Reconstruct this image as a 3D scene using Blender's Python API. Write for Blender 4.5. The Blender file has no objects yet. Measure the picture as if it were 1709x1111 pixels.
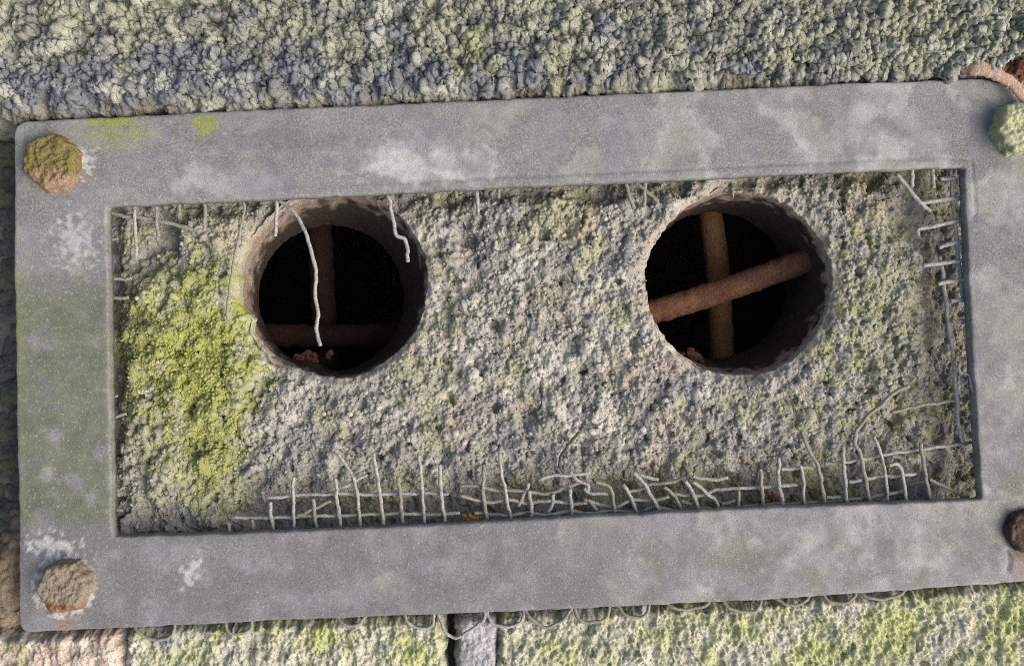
import bpy, bmesh, math, random
import numpy as np
from mathutils import Vector

# ------------------------------------------------------------------ camera, sky, sun, exposure
S = 0.00015            # one photo pixel on the plate's face = 0.15 mm
D = 1800.0             # lens height above the plate, in those pixels
CX, CY = 854.5, 555.5
scene = bpy.context.scene
cam_d = bpy.data.cameras.new("camera")
cam = bpy.data.objects.new("camera", cam_d)
scene.collection.objects.link(cam)
cam.location = (0, 0, D * S)
cam.rotation_euler = (0, 0, 0)
cam_d.sensor_width = 36.0
cam_d.lens = 36.0 * D / 1709.0
cam_d.clip_start = 0.005
cam_d.clip_end = 50.0
scene.camera = cam

SUN_EL, SUN_AZ = math.radians(40), math.radians(-24)   # azimuth counted from +X (picture right)
world = bpy.data.worlds.new("World")
scene.world = world
world.use_nodes = True
wn = world.node_tree
bg = wn.nodes["Background"]
sky = wn.nodes.new("ShaderNodeTexSky")
sky.sky_type = 'NISHITA'
sky.sun_disc = False
sky.sun_elevation = SUN_EL
sky.sun_rotation = math.radians(90) - SUN_AZ
sky.air_density = 1.0
sky.dust_density = 8.0
sky.ozone_density = 0.6
wn.links.new(sky.outputs[0], bg.inputs[0])
bg.inputs[1].default_value = 0.10
sun_d = bpy.data.lights.new("sun", 'SUN')
sun_d.energy = 1.3
sun_d.angle = math.radians(65)
sun_d.color = (1.0, 0.965, 0.91)
sun = bpy.data.objects.new("sun", sun_d)
scene.collection.objects.link(sun)
sv = Vector((math.cos(SUN_EL) * math.cos(SUN_AZ), math.cos(SUN_EL) * math.sin(SUN_AZ), math.sin(SUN_EL)))
sun.rotation_euler = sv.to_track_quat('Z', 'Y').to_euler()
vs = scene.view_settings
vs.view_transform = 'Standard'
vs.look = 'None'
vs.exposure = 0.78
vs.gamma = 1.0
vs.use_curve_mapping = False
scene.cycles.filter_width = 1.1
scene.cycles.use_denoising = False
scene.cycles.max_bounces = 8
scene.cycles.diffuse_bounces = 5

# ------------------------------------------------------------------ noise in numpy
rng = np.random.default_rng(7)
random.seed(7)

def _hash(ix, iy, seed):
    h = (ix.astype(np.int64) * 374761393 + iy.astype(np.int64) * 668265263 + seed * 2147483647 + 1013904223) & 0xFFFFFFFF
    h = ((h ^ (h >> 13)) * 1274126177) & 0xFFFFFFFF
    h = ((h ^ (h >> 16)) * 2246822519) & 0xFFFFFFFF
    return h ^ (h >> 15)

def _r(ix, iy, seed):
    return _hash(ix, iy, seed).astype(np.float32) / 4294967296.0

def perlin(x, y, seed):
    x = np.asarray(x, np.float32); y = np.asarray(y, np.float32)
    ix = np.floor(x); iy = np.floor(y)
    fx = x - ix; fy = y - iy
    ix = ix.astype(np.int64); iy = iy.astype(np.int64)
    u = fx * fx * fx * (fx * (fx * 6 - 15) + 10)
    v = fy * fy * fy * (fy * (fy * 6 - 15) + 10)
    def g(dx, dy):
        a = _r(ix + dx, iy + dy, seed) * 6.2831853
        return np.cos(a) * (fx - dx) + np.sin(a) * (fy - dy)
    a, b, c, d = g(0, 0), g(1, 0), g(0, 1), g(1, 1)
    return ((a + (b - a) * u) * (1 - v) + (c + (d - c) * u) * v) * 1.5

def fbm(x, y, scale, octaves, seed, gain=0.5):
    t = 0; amp = 1.0; f = 1.0 / scale
    for k in range(octaves):
        t = t + amp * perlin(x * f + 17.3 * k, y * f - 9.1 * k, seed + k * 31)
        amp *= gain; f *= 2.03
    return t

def domes(x, y, size, seed, rmin=0.5, rmax=0.95):
    """rounded lumps of about that size: height in cell units (0..1) and a random number per lump"""
    X = np.asarray(x, np.float32) / size; Y = np.asarray(y, np.float32) / size
    ix = np.floor(X).astype(np.int64); iy = np.floor(Y).astype(np.int64)
    best = np.zeros(X.shape, np.float32); rid = np.zeros(X.shape, np.float32)
    for dx in (-1, 0, 1):
        for dy in (-1, 0, 1):
            jx, jy = ix + dx, iy + dy
            px = jx + _r(jx, jy, seed); py = jy + _r(jx, jy, seed + 1)
            r = rmin + (rmax - rmin) * _r(jx, jy, seed + 2)
            h = np.sqrt(np.maximum(0, r * r - (X - px) ** 2 - (Y - py) ** 2))
            m = h > best
            best = np.where(m, h, best)
            rid = np.where(m, _r(jx, jy, seed + 3), rid)
    return best, rid

def crumbly(x, y, size, seed, warp=0.55):
    """uneven lumps: domes on a strongly bent grid, broken up by fractal noise"""
    wx = warp * size * (fbm(x, y, size * 0.9, 2, seed + 41) + 0.5 * perlin(x / (size * 0.3), y / (size * 0.3), seed + 45))
    wy = warp * size * (fbm(x, y, size * 0.9, 2, seed + 43) + 0.5 * perlin(x / (size * 0.3), y / (size * 0.3), seed + 47))
    d, r = domes(x + wx, y + wy, size, seed, 0.15, 0.95)
    return d * (0.75 + 0.5 * fbm(x, y, size * 0.7, 3, seed + 51)), r

def billow(x, y, scale, octaves, seed, gain=0.6):
    """irregular crumbs: smooth tops parted by sharp creases, 0..about 1"""
    t = 0; amp = 1.0; f = 1.0 / scale; tot = 0
    for k in range(octaves):
        t = t + amp * np.minimum(np.abs(perlin(x * f + 7.3 * k, y * f - 3.1 * k, seed + k * 13)) * 1.9, 1.0) ** 0.8
        tot += amp; amp *= gain; f *= 1.9
    return t / tot

def gritty(x, y, seed, grain=6.5, amount=1.0):
    """fine sandy relief in pixels: scattered grains, sharp fractal roughness and small pits"""
    g1, _ = domes(x + 1.5 * perlin(x / 5, y / 5, seed + 3), y, grain, seed, 0.05, 0.8)
    g2, _ = domes(x, y + 1.5 * perlin(x / 6, y / 6, seed + 4), grain * 1.7, seed + 9, 0.0, 0.6)
    mask = sst(-0.4, 0.4, fbm(x, y, grain * 5, 2, seed + 5))
    return amount * (mask * grain * 0.55 * g1 + (1.2 - mask) * grain * 0.8 * g2 + 2.4 * fbm(x, y, 8, 3, seed + 7, 0.72) - 3.0 * sst(0.3, 0.7, fbm(x, y, 10, 2, seed + 8)))

def crust(x, y, seed, size=40):
    """thin flaking plates with crisp ragged edges, in pixels"""
    a = fbm(x, y, size, 5, seed, 0.62); b = fbm(x, y, size * 0.7, 5, seed + 3, 0.62)
    return 3.0 * sst(0.0, 0.1, a) + 2.5 * sst(0.25, 0.33, b) - 2.5 * sst(-0.3, -0.4, b) + 2.0 * sst(0.45, 0.53, a)

def sst(a, b, x):
    t = np.clip((x - a) / (b - a), 0, 1)
    return t * t * (3 - 2 * t)

def blob(x, y, cx, cy, rx, ry, rot=0.0):
    c, s = math.cos(rot), math.sin(rot)
    dx, dy = x - cx, y - cy
    return 1 - np.sqrt(((dx * c + dy * s) / rx) ** 2 + ((-dx * s + dy * c) / ry) ** 2)

# ------------------------------------------------------------------ mesh helpers (all in photo pixels, z up, then scaled)
def W(px, py, z, zref=None):
    """a point seen at pixel (px, py) when it lies at height zref over the plate's face"""
    f = (D - (z if zref is None else zref)) / D
    return ((px - CX) * f * S, (CY - py) * f * S, z * S)

def link(o, parent=None):
    scene.collection.objects.link(o)
    if parent is not None:
        o.parent = parent
    return o

def tag(o, label, cat, group=None, kind=None):
    if label: o["label"] = label
    if cat: o["category"] = cat
    if group: o["group"] = group
    if kind: o["kind"] = kind
    return o

def mesh_quads(name, verts, quads, mat, attrs=None, parent=None, smooth=True):
    me = bpy.data.meshes.new(name)
    verts = np.asarray(verts, np.float32); quads = np.asarray(quads, np.int32)
    me.vertices.add(len(verts)); me.vertices.foreach_set("co", verts.ravel())
    n = len(quads)
    me.loops.add(n * 4); me.loops.foreach_set("vertex_index", quads.ravel())
    me.polygons.add(n)
    me.polygons.foreach_set("loop_start", np.arange(0, n * 4, 4, dtype=np.int32))
    me.polygons.foreach_set("use_smooth", np.full(n, smooth, dtype=bool))
    me.update(calc_edges=True)
    me.validate()
    for k, v in (attrs or {}).items():
        a = me.attributes.new(k, 'FLOAT', 'POINT')
        a.data.foreach_set("value", np.clip(np.asarray(v, np.float32).ravel(), 0, 1))
    me.materials.append(mat)
    return link(bpy.data.objects.new(name, me), parent)

def grid_quads(nv, nu, wrap_u=False):
    i = np.arange(nv * nu).reshape(nv, nu)
    if wrap_u:
        i = np.concatenate([i, i[:, :1]], 1)
    return np.stack([i[:-1, :-1], i[1:, :-1], i[1:, 1:], i[:-1, 1:]], -1).reshape(-1, 4)

def normals_of(X, Y, Z):
    """unit normals of a height grid whose rows run down the picture"""
    du = [np.gradient(a, axis=1) for a in (X, Y, Z)]
    dv = [np.gradient(a, axis=0) for a in (X, Y, Z)]
    nx = du[1] * dv[2] - du[2] * dv[1]; ny = du[2] * dv[0] - du[0] * dv[2]; nz = du[0] * dv[1] - du[1] * dv[0]
    l = np.sqrt(nx * nx + ny * ny + nz * nz) + 1e-9
    s = np.sign(nz + 1e-9)
    return nx / l * s, ny / l * s, nz / l * s

def push(X, Y, Z, h):
    nx, ny, nz = normals_of(X, Y, Z)
    return X + nx * h, Y + ny * h, Z + nz * h

def stone_sheet(name, X, Y, Z, zref, mat, attrs, parent=None, keep=None, skirt=-170):
    """X, Y picture-aligned pixel coordinates (Y grows downwards)"""
    f = (D - zref) / D
    nv, nu = X.shape
    V = np.stack([(X - CX) * f * S, (CY - Y) * f * S, Z * S], -1).reshape(-1, 3)
    Q = grid_quads(nv, nu)
    if keep is not None:
        kk = keep.ravel()
        Q = Q[kk[Q].all(1)]
    if skirt is not None:
        i = np.arange(nv * nu).reshape(nv, nu)
        ring = np.concatenate([i[0, :], i[1:, -1], i[-1, -2::-1], i[-2:0:-1, 0]])
        low = V[ring].copy(); low[:, 2] = skirt * S
        b = len(V) + np.arange(len(ring))
        r2 = np.roll(ring, -1); b2 = np.roll(b, -1)
        V = np.concatenate([V, low])
        Q = np.concatenate([Q, np.stack([ring, r2, b2, b], -1)])
        attrs = {k: np.concatenate([np.asarray(v).ravel(), np.asarray(v).ravel()[ring]]) for k, v in attrs.items()}
    if keep is not None:
        used = np.zeros(len(V), bool); used[Q.ravel()] = True
        remap = np.cumsum(used) - 1
        V = V[used]; Q = remap[Q]
        attrs = {k: np.asarray(v).ravel()[used] for k, v in attrs.items()}
    return mesh_quads(name, V, Q, mat, attrs, parent)

def catmull(pts, n):
    P = np.asarray(pts, float)
    P = np.vstack([2 * P[0] - P[1], P, 2 * P[-1] - P[-2]])
    out = []
    for k in range(1, len(P) - 2):
        t = np.linspace(0, 1, n, endpoint=False)[:, None]
        a, b, c, d = P[k - 1], P[k], P[k + 1], P[k + 2]
        out.append(0.5 * ((2 * b) + (c - a) * t + (2 * a - 5 * b + 4 * c - d) * t ** 2 + (3 * b - a - 3 * c + d) * t ** 3))
    out.append(P[-2][None])
    return np.vstack(out)

def tube(name, path, radius, mat, parent=None, sides=8, flat=1.0, seed=0, rough=0.12, attrs=None):
    """a rod along a path of world points, with capped, slightly uneven ends"""
    path = np.asarray(path, float)
    n = len(path)
    T = np.gradient(path, axis=0); T /= np.linalg.norm(T, axis=1)[:, None] + 1e-12
    up = np.array([0, 0, 1.0])
    A = np.cross(T, up); l = np.linalg.norm(A, axis=1)
    A[l < 1e-3] = (1, 0, 0)
    A /= np.linalg.norm(A, axis=1)[:, None]
    B = np.cross(A, T)
    r = np.full(n, radius) if np.isscalar(radius) else np.asarray(radius, float)
    th = np.linspace(0, 2 * math.pi, sides, endpoint=False)
    k = np.arange(n)[:, None]
    nz = 1 + rough * fbm(k * 0.35 + seed * 13.7 + np.zeros((1, sides)), np.cos(th)[None] * 1.3 + np.sin(th)[None] * 0.7 + seed * 3.1 + 0 * k, 1.0, 2, 91 + seed)
    rr = r[:, None] * nz
    V = path[:, None] + A[:, None] * (rr * np.cos(th))[..., None] + B[:, None] * (rr * flat * np.sin(th))[..., None]
    c0 = V[:1] * 0.25 + path[0] * 0.75 - T[0] * r[0] * 0.25
    c1 = V[-1:] * 0.25 + path[-1] * 0.75 + T[-1] * r[-1] * 0.25
    V = np.concatenate([c0, V, c1])
    Q = grid_quads(n + 2, sides, True)
    V = V.reshape(-1, 3)
    me_caps = []
    for s0 in (0, (n + 1) * sides):
        for j in range(1, sides - 1, 2):
            me_caps.append([s0, s0 + j, s0 + j + 1, s0 + (j + 2) % sides])
    Q = np.concatenate([Q, np.array(me_caps)])
    return mesh_quads(name, V, Q, mat, attrs, parent)

# ------------------------------------------------------------------ materials
def nd(nt, t, **kw):
    n = nt.nodes.new(t)
    for k, v in kw.items():
        setattr(n, k, v)
    return n

def mixc(nt, fac, a, b):
    m = nd(nt, "ShaderNodeMix", data_type='RGBA')
    for sock, val in ((m.inputs[0], fac), (m.inputs[6], a), (m.inputs[7], b)):
        if hasattr(val, "links") or isinstance(val, bpy.types.NodeSocket):
            nt.links.new(val, sock)
        elif isinstance(val, (int, float)):
            sock.default_value = val
        else:
            sock.default_value = (*val, 1)
    return m.outputs[2]

def noise(nt, feat_px, detail=3.0, rough=0.6, lo=0.35, hi=0.65, offset=0.0):
    """a grey pattern whose features measure feat_px photo pixels, stretched to 0..1"""
    tc = nd(nt, "ShaderNodeTexCoord")
    mp = nd(nt, "ShaderNodeMapping")
    mp.inputs[1].default_value = (offset, offset * 0.7, offset * 1.3)
    n = nd(nt, "ShaderNodeTexNoise")
    n.inputs["Scale"].default_value = 1.0 / (feat_px * S)
    n.inputs["Detail"].default_value = detail
    n.inputs["Roughness"].default_value = rough
    nt.links.new(tc.outputs["Object"], mp.inputs[0])
    nt.links.new(mp.outputs[0], n.inputs["Vector"])
    r = nd(nt, "ShaderNodeMapRange")
    r.inputs[1].default_value = lo; r.inputs[2].default_value = hi
    nt.links.new(n.outputs[0], r.inputs[0])
    return r.outputs[0]

def weathered(name, c1, c2, patch_px, layers=(), grain=None, speck=None, bump_px=4, bump=0.4, rough=0.95, spec=0.15, metal=0.0, fine=None):
    """two-tone body + named patches (point attributes: moss, pale, pink ...) + grain tone + fine relief"""
    m = bpy.data.materials.new(name)
    m.use_nodes = True
    nt = m.node_tree
    bs = nt.nodes["Principled BSDF"]
    col = mixc(nt, noise(nt, patch_px, 4), c1, c2)
    if fine:
        col = mixc(nt, noise(nt, fine[0], 2, 0.7, 0.42, 0.7, 0.31), col, fine[1])
    if grain:
        a = nd(nt, "ShaderNodeAttribute", attribute_name="grain")
        r = nd(nt, "ShaderNodeMapRange")
        r.inputs[1].default_value = grain[0]; r.inputs[2].default_value = 1.0
        r.inputs[4].default_value = grain[2]
        nt.links.new(a.outputs["Fac"], r.inputs[0])
        col = mixc(nt, r.outputs[0], col, grain[1])
    for k, (att, ca, cb, px) in enumerate(layers):
        a = nd(nt, "ShaderNodeAttribute", attribute_name=att)
        col = mixc(nt, a.outputs["Fac"], col, mixc(nt, noise(nt, px, 3, 0.65, 0.35, 0.65, 0.1 * k + 0.05), ca, cb))
    for k, sp in enumerate([] if not speck else speck if isinstance(speck, list) else [speck]):
        f = noise(nt, sp[0], 1, 0.5, sp[2], sp[2] + 0.05, 0.77 + 0.21 * k)
        f.node.inputs[4].default_value = sp[3] if len(sp) > 3 else 1.0
        col = mixc(nt, f, col, sp[1])
    nt.links.new(col, bs.inputs["Base Color"])
    bs.inputs["Roughness"].default_value = rough
    bs.inputs["Metallic"].default_value = metal
    bs.inputs["Specular IOR Level"].default_value = spec
    if bump:
        b = nd(nt, "ShaderNodeBump")
        b.inputs["Strength"].default_value = bump
        b.inputs["Distance"].default_value = bump_px * S * 0.6
        nt.links.new(noise(nt, bump_px, 4, 0.7, 0.2, 0.8, 0.5), b.inputs["Height"])
        nt.links.new(b.outputs[0], bs.inputs["Normal"])
    return m

MOSS = ((0.30, 0.335, 0.065), (0.245, 0.27, 0.085))
PALE = ((0.52, 0.515, 0.475), (0.42, 0.415, 0.38))
PINK = ((0.355, 0.305, 0.27), (0.43, 0.375, 0.33))
OCHRE = ((0.40, 0.345, 0.24), (0.34, 0.30, 0.225))
OLIVE = ((0.345, 0.35, 0.245), (0.285, 0.29, 0.20))
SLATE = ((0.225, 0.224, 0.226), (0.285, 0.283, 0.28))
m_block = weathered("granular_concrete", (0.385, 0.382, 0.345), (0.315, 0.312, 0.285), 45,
    [("slate", *SLATE, 20), ("olive", *OLIVE, 14), ("pink", *PINK, 12), ("ochre", *OCHRE, 10), ("pale", *PALE, 12), ("moss", *MOSS, 12)],
    grain=(0.6, (0.44, 0.435, 0.395), 0.45), fine=(6, (0.25, 0.245, 0.22)), bump_px=3, bump=0.8)
m_top = weathered("lumpy_stone", (0.30, 0.312, 0.255), (0.22, 0.233, 0.22), 90,
    [("olive", (0.335, 0.352, 0.275), (0.275, 0.292, 0.225), 18), ("slate", (0.125, 0.14, 0.17), (0.19, 0.205, 0.232), 25), ("moss", (0.36, 0.375, 0.17), (0.29, 0.31, 0.15), 12), ("pale", (0.48, 0.50, 0.44), (0.36, 0.39, 0.35), 14),
     ("rust", (0.10, 0.05, 0.035), (0.17, 0.09, 0.06), 9), ("ochre", (0.20, 0.17, 0.12), (0.15, 0.13, 0.10), 10)],
    grain=(0.6, (0.42, 0.435, 0.375), 0.5), fine=(7, (0.17, 0.182, 0.175)), bump_px=3.5, bump=0.8)
m_low = weathered("mossy_stone", (0.51, 0.51, 0.40), (0.43, 0.435, 0.35), 60,
    [("slate", (0.25, 0.27, 0.27), (0.33, 0.345, 0.34), 20), ("olive", (0.43, 0.44, 0.29), (0.37, 0.385, 0.26), 16), ("pale", (0.56, 0.51, 0.47), (0.42, 0.42, 0.38), 14), ("moss", (0.42, 0.455, 0.15), (0.35, 0.385, 0.17), 14)],
    grain=(0.6, (0.50, 0.50, 0.40), 0.5), fine=(7, (0.31, 0.315, 0.24)), bump_px=3.5, bump=0.5)
m_pink = weathered("pink_sandstone", (0.52, 0.455, 0.40), (0.42, 0.355, 0.305), 40,
    [("moss", (0.36, 0.38, 0.18), (0.30, 0.32, 0.16), 12), ("pale", (0.58, 0.54, 0.47), (0.48, 0.44, 0.38), 14), ("slate", (0.16, 0.13, 0.12), (0.24, 0.19, 0.16), 14)],
    fine=(7, (0.40, 0.34, 0.29)), bump_px=4, bump=0.6)
m_mortar = weathered("pale_mortar", (0.50, 0.49, 0.52), (0.36, 0.36, 0.38), 35,
    [("slate", (0.20, 0.20, 0.22), (0.28, 0.28, 0.29), 14)], fine=(6, (0.34, 0.33, 0.33)), bump_px=4, bump=0.5)
m_side = weathered("shaded_joint_stone", (0.055, 0.062, 0.062), (0.09, 0.10, 0.09), 30,
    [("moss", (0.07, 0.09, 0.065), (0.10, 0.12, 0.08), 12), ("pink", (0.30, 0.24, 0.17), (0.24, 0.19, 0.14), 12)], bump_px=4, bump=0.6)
m_metal = weathered("weathered_zinc_plate", (0.185, 0.188, 0.19), (0.128, 0.132, 0.134), 90,
    [("pale", (0.45, 0.455, 0.46), (0.32, 0.325, 0.33), 18), ("violet", (0.165, 0.163, 0.19), (0.25, 0.247, 0.28), 30), ("green", (0.098, 0.117, 0.083), (0.145, 0.163, 0.118), 22),
     ("dirt", (0.115, 0.117, 0.13), (0.17, 0.172, 0.19), 6), ("moss", (0.26, 0.29, 0.04), (0.20, 0.23, 0.07), 8), ("rust", (0.24, 0.12, 0.07), (0.32, 0.22, 0.17), 7), ("grime_shade", (0.07, 0.055, 0.045), (0.11, 0.09, 0.075), 9), ("chalk", (0.56, 0.58, 0.58), (0.38, 0.40, 0.41), 6)],
    fine=(3.6, (0.26, 0.263, 0.268)), speck=[(4.5, (0.36, 0.365, 0.365), 0.64, 0.4), (6, (0.50, 0.51, 0.50), 0.84, 0.8), (6, (0.09, 0.09, 0.09), 0.70, 0.6)], bump_px=3, bump=0.45, rough=0.72, spec=0.3)
m_bore = weathered("fired_clay_bore", (0.33, 0.275, 0.245), (0.24, 0.19, 0.16), 26,
    [("bore_shade", (0.012, 0.010, 0.009), (0.022, 0.017, 0.014), 12), ("pale", (0.48, 0.43, 0.40), (0.40, 0.35, 0.32), 10)], fine=(5, (0.20, 0.155, 0.125)), bump_px=3, bump=0.4)
m_rust = weathered("rusted_iron", (0.13, 0.068, 0.047), (0.22, 0.118, 0.055), 30, fine=(5, (0.11, 0.055, 0.042)), speck=(6, (0.34, 0.25, 0.18), 0.74), bump_px=5, bump=0.8, rough=0.9)
m_rust_tan = weathered("tan_rusted_iron", (0.26, 0.165, 0.075), (0.20, 0.105, 0.05), 24, fine=(5, (0.15, 0.085, 0.05)), bump_px=6, bump=0.7, rough=0.9)
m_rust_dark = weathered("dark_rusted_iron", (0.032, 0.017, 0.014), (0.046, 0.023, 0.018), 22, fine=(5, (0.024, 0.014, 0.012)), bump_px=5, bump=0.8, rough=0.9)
m_wire = weathered("dull_galvanised_wire", (0.33, 0.33, 0.322), (0.175, 0.172, 0.163), 12, fine=(3, (0.40, 0.40, 0.39)), bump_px=2.5, bump=0.5, rough=0.7, spec=0.3)
m_wire_old = weathered("dirt_coated_wire", (0.24, 0.235, 0.205), (0.165, 0.165, 0.145), 14, fine=(3, (0.29, 0.285, 0.25)), bump_px=2.5, bump=0.5, rough=0.8)
m_wire_dark = weathered("blackened_wire", (0.055, 0.05, 0.045), (0.09, 0.08, 0.07), 12, bump_px=2.5, bump=0.5, rough=0.8)
m_bolt_moss = weathered("moss_and_rust_crust", (0.175, 0.15, 0.05), (0.16, 0.11, 0.055), 14, [("pink", (0.24, 0.15, 0.105), (0.33, 0.25, 0.19), 7)], fine=(5, (0.21, 0.19, 0.075)), bump_px=4, bump=0.9)
m_bolt_rust = weathered("pale_rust_crust", (0.28, 0.235, 0.195), (0.21, 0.165, 0.14), 11, [("pink", (0.17, 0.085, 0.05), (0.22, 0.12, 0.065), 7)], fine=(4, (0.25, 0.225, 0.165)), speck=(5, (0.55, 0.50, 0.45), 0.71), bump_px=4, bump=0.9)
m_bolt_green = weathered("lichen_crust", (0.40, 0.415, 0.22), (0.33, 0.345, 0.24), 14, fine=(5, (0.45, 0.455, 0.32)), bump_px=4, bump=0.8)
m_bolt_dark = weathered("brown_rust_crust", (0.075, 0.05, 0.042), (0.15, 0.11, 0.095), 12, fine=(5, (0.05, 0.034, 0.03)), bump_px=4, bump=0.9)
m_strip = weathered("peeling_rust_strip", (0.46, 0.32, 0.25), (0.38, 0.25, 0.185), 14, fine=(5, (0.52, 0.41, 0.34)), bump_px=4, bump=0.8)
m_orange = weathered("orange_crumb", (0.40, 0.17, 0.03), (0.26, 0.10, 0.03), 7, fine=(3, (0.50, 0.28, 0.08)), bump_px=3, bump=0.6)
m_redbrown = weathered("red_brown_crumb", (0.22, 0.075, 0.045), (0.15, 0.06, 0.04), 7, bump_px=3, bump=0.6)
m_moss = weathered("yellow_green_moss", (0.29, 0.32, 0.07), (0.265, 0.28, 0.115), 22, fine=(6, (0.35, 0.35, 0.20)), bump_px=2.5, bump=0.5)
m_grain = weathered("loose_grains", (0.40, 0.40, 0.35), (0.27, 0.265, 0.235), 18, bump_px=2.5, bump=0.5)
m_pebble = weathered("pale_pebble", (0.50, 0.47, 0.42), (0.40, 0.39, 0.36), 14, bump_px=3, bump=0.4)
m_cavity = weathered("dark_cavity", (0.03, 0.026, 0.024), (0.045, 0.036, 0.03), 60, bump_px=10, bump=0.5)  # even near-black tone for the cavity walls
m_bed = weathered("dark_mortar_bed", (0.10, 0.10, 0.095), (0.15, 0.15, 0.14), 40, bump_px=6, bump=0.7)

# ------------------------------------------------------------------ setting behind: mortar bed with an opening, dark cavity
def ring_slab(name, ox0, oy0, ox1, oy1, ix0, iy0, ix1, iy1, ztop, zbot, mat):
    bm = bmesh.new()
    o = [(ox0, oy0), (ox1, oy0), (ox1, oy1), (ox0, oy1)]
    i = [(ix0, iy0), (ix1, iy0), (ix1, iy1), (ix0, iy1)]
    def vs_(c, z): return [bm.verts.new(((x - CX) * S, (CY - y) * S, z * S)) for x, y in c]
    ot, it, ob, ib = vs_(o, ztop), vs_(i, ztop), vs_(o, zbot), vs_(i, zbot)
    for k in range(4):
        j = (k + 1) % 4
        bm.faces.new((ot[k], ot[j], it[j], it[k])); bm.faces.new((ob[k], ib[k], ib[j], ob[j]))
        bm.faces.new((ot[k], ob[k], ob[j], ot[j])); bm.faces.new((it[k], it[j], ib[j], ib[k]))
    bmesh.ops.recalc_face_normals(bm, faces=bm.faces)
    me = bpy.data.meshes.new(name); bm.to_mesh(me); bm.free()
    me.materials.append(mat)
    return link(bpy.data.objects.new(name, me))

bed = ring_slab("mortar_bed", -520, -520, 2230, 1630, 60, 225, 1770, 965, -120, -300, m_bed)
tag(bed, None, None, kind="structure")
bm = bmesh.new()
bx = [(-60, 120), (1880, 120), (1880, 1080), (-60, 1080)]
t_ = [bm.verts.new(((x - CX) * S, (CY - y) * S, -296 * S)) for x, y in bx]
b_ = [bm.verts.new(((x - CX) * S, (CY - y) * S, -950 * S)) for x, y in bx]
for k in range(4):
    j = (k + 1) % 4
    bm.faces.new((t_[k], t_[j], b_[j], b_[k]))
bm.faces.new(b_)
me = bpy.data.meshes.new("wall_cavity"); bm.to_mesh(me); bm.free(); me.materials.append(m_cavity)
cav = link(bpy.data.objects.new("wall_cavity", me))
tag(cav, None, None, kind="structure")

# ------------------------------------------------------------------ the plate's outline
TOP = [(46, 201), (200, 194), (420, 183), (640, 174), (860, 164), (1090, 154), (1350, 142), (1560, 133), (1640, 131)]
def top_edge(x):
    return np.interp(x, [p[0] for p in TOP], [p[1] for p in TOP])
def bottom_edge(x):
    return np.interp(x, [30, 200, 500, 900, 1300, 1709, 1790], [1056, 1048, 1034, 1019, 1000, 971, 966])

# ------------------------------------------------------------------ stone above the plate
st = 1.75
X, Y = np.meshgrid(np.arange(-150, 1870, st), np.arange(-150, 236, st))
te = top_edge(X)
gap = 5 + 4 * fbm(X, Y * 0 + 3.3, 60, 3, 5) - 9 * sst(1250, 1420, X)
gap = gap + 16 * np.maximum(0, fbm(X, Y * 0 + 8.1, 45, 2, 15)) * sst(700, 300, X)
edge_d = te - gap - Y                                   # distance from the stone's lower edge, upwards
Z = 16 + 9 * fbm(X, Y, 300, 2, 11) + 12 * sst(0, 150, edge_d) - 10 * sst(700, 1500, X)
edge_d = edge_d + 9 * fbm(X, Y * 0 + 5.5, 26, 3, 19)
Z = Z - 34 * (1 - sst(-6, 42, edge_d))
wx, wy = 9 * fbm(X, Y, 40, 2, 21), 9 * fbm(X, Y, 40, 2, 22)
d1, r1 = crumbly(X + wx, (Y + wy) * 1.25, 52, 101)
d2, r2 = crumbly(X + wx * 0.7, (Y + wy) * 1.15, 25, 111)
d3, r3 = crumbly(X, Y * 1.1, 13, 121)
d4, r4 = crumbly(X, Y, 7, 131)
lump_amp = 0.45 + 0.55 * sst(0, 30, edge_d)
X2, Y2, Z2 = push(X, Y, Z, lump_amp * (3 * d1 + 14 * fbm(X, Y * 1.3, 44, 4, 33, 0.62) - 9 * sst(0.2, 0.7, fbm(X, Y * 1.3, 30, 3, 35))))
X2, Y2, Z2 = push(X2, Y2, Z2, lump_amp * (4.2 * d2 + 4.6 * billow(X + 1.4 * wx, (Y + 1.4 * wy) * 1.35, 26, 2, 137)))
Z2 = Z2 + lump_amp * 3.6 * fbm(X, Y * 1.2, 13, 3, 139, 0.7)
Z2 = Z2 + lump_amp * (2 * d3 + 1.3 * crust(X, Y, 161, 34)) + gritty(X, Y, 151, 6, 0.8)
below = np.minimum(edge_d, 0)                            # the lower face drops away and undercuts
Y2 = Y2 + below * 0.6; Z2 = Z2 + below * 2.0
n1 = fbm(X, Y, 120, 4, 51); n2 = fbm(X, Y, 70, 4, 61); n3 = fbm(X, Y, 30, 3, 71)
att = {
    "grain": 0.5 * r3 + 0.5 * r4,
    "olive": 0.85 * sst(-0.15, 0.5, n1 + 0.5 * sst(150, 20, Y) - 0.25 + 0.3 * n3),
    "slate": 0.9 * sst(-0.1, 0.45, n2 + 2.0 * np.maximum(0, blob(X, Y, 150, 145, 520, 100)) * sst(40, 90, Y) + 0.7 * np.maximum(0, blob(X, Y, 760, 130, 330, 60)) + 0.4 * blob(X, Y, 800, 120, 300, 60) - 0.2 + 0.3 * n3),
    "pale": 0.6 * sst(0.3, 0.7, fbm(X, Y, 55, 4, 81) + 0.05),
    "moss": 0.6 * np.maximum(sst(0.1, 0.8, blob(X, Y, 790, 95, 60, 55) + 0.6 * n3), 0.4 * sst(0.45, 0.8, fbm(X, Y, 60, 4, 88) + 0.15 * blob(X, Y, 400, 140, 500, 70))),
    "rust": sst(0.15, 0.4, blob(X, Y, 1705, 118, 42, 26) + 0.3 * n3),
    "ochre": 0.7 * sst(22, 4, edge_d + 14 * n3) * sst(-0.1, 0.4, n2),
}
top_stone = stone_sheet("rough_stone", X2, Y2, Z2, 15, m_top, att)
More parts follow.
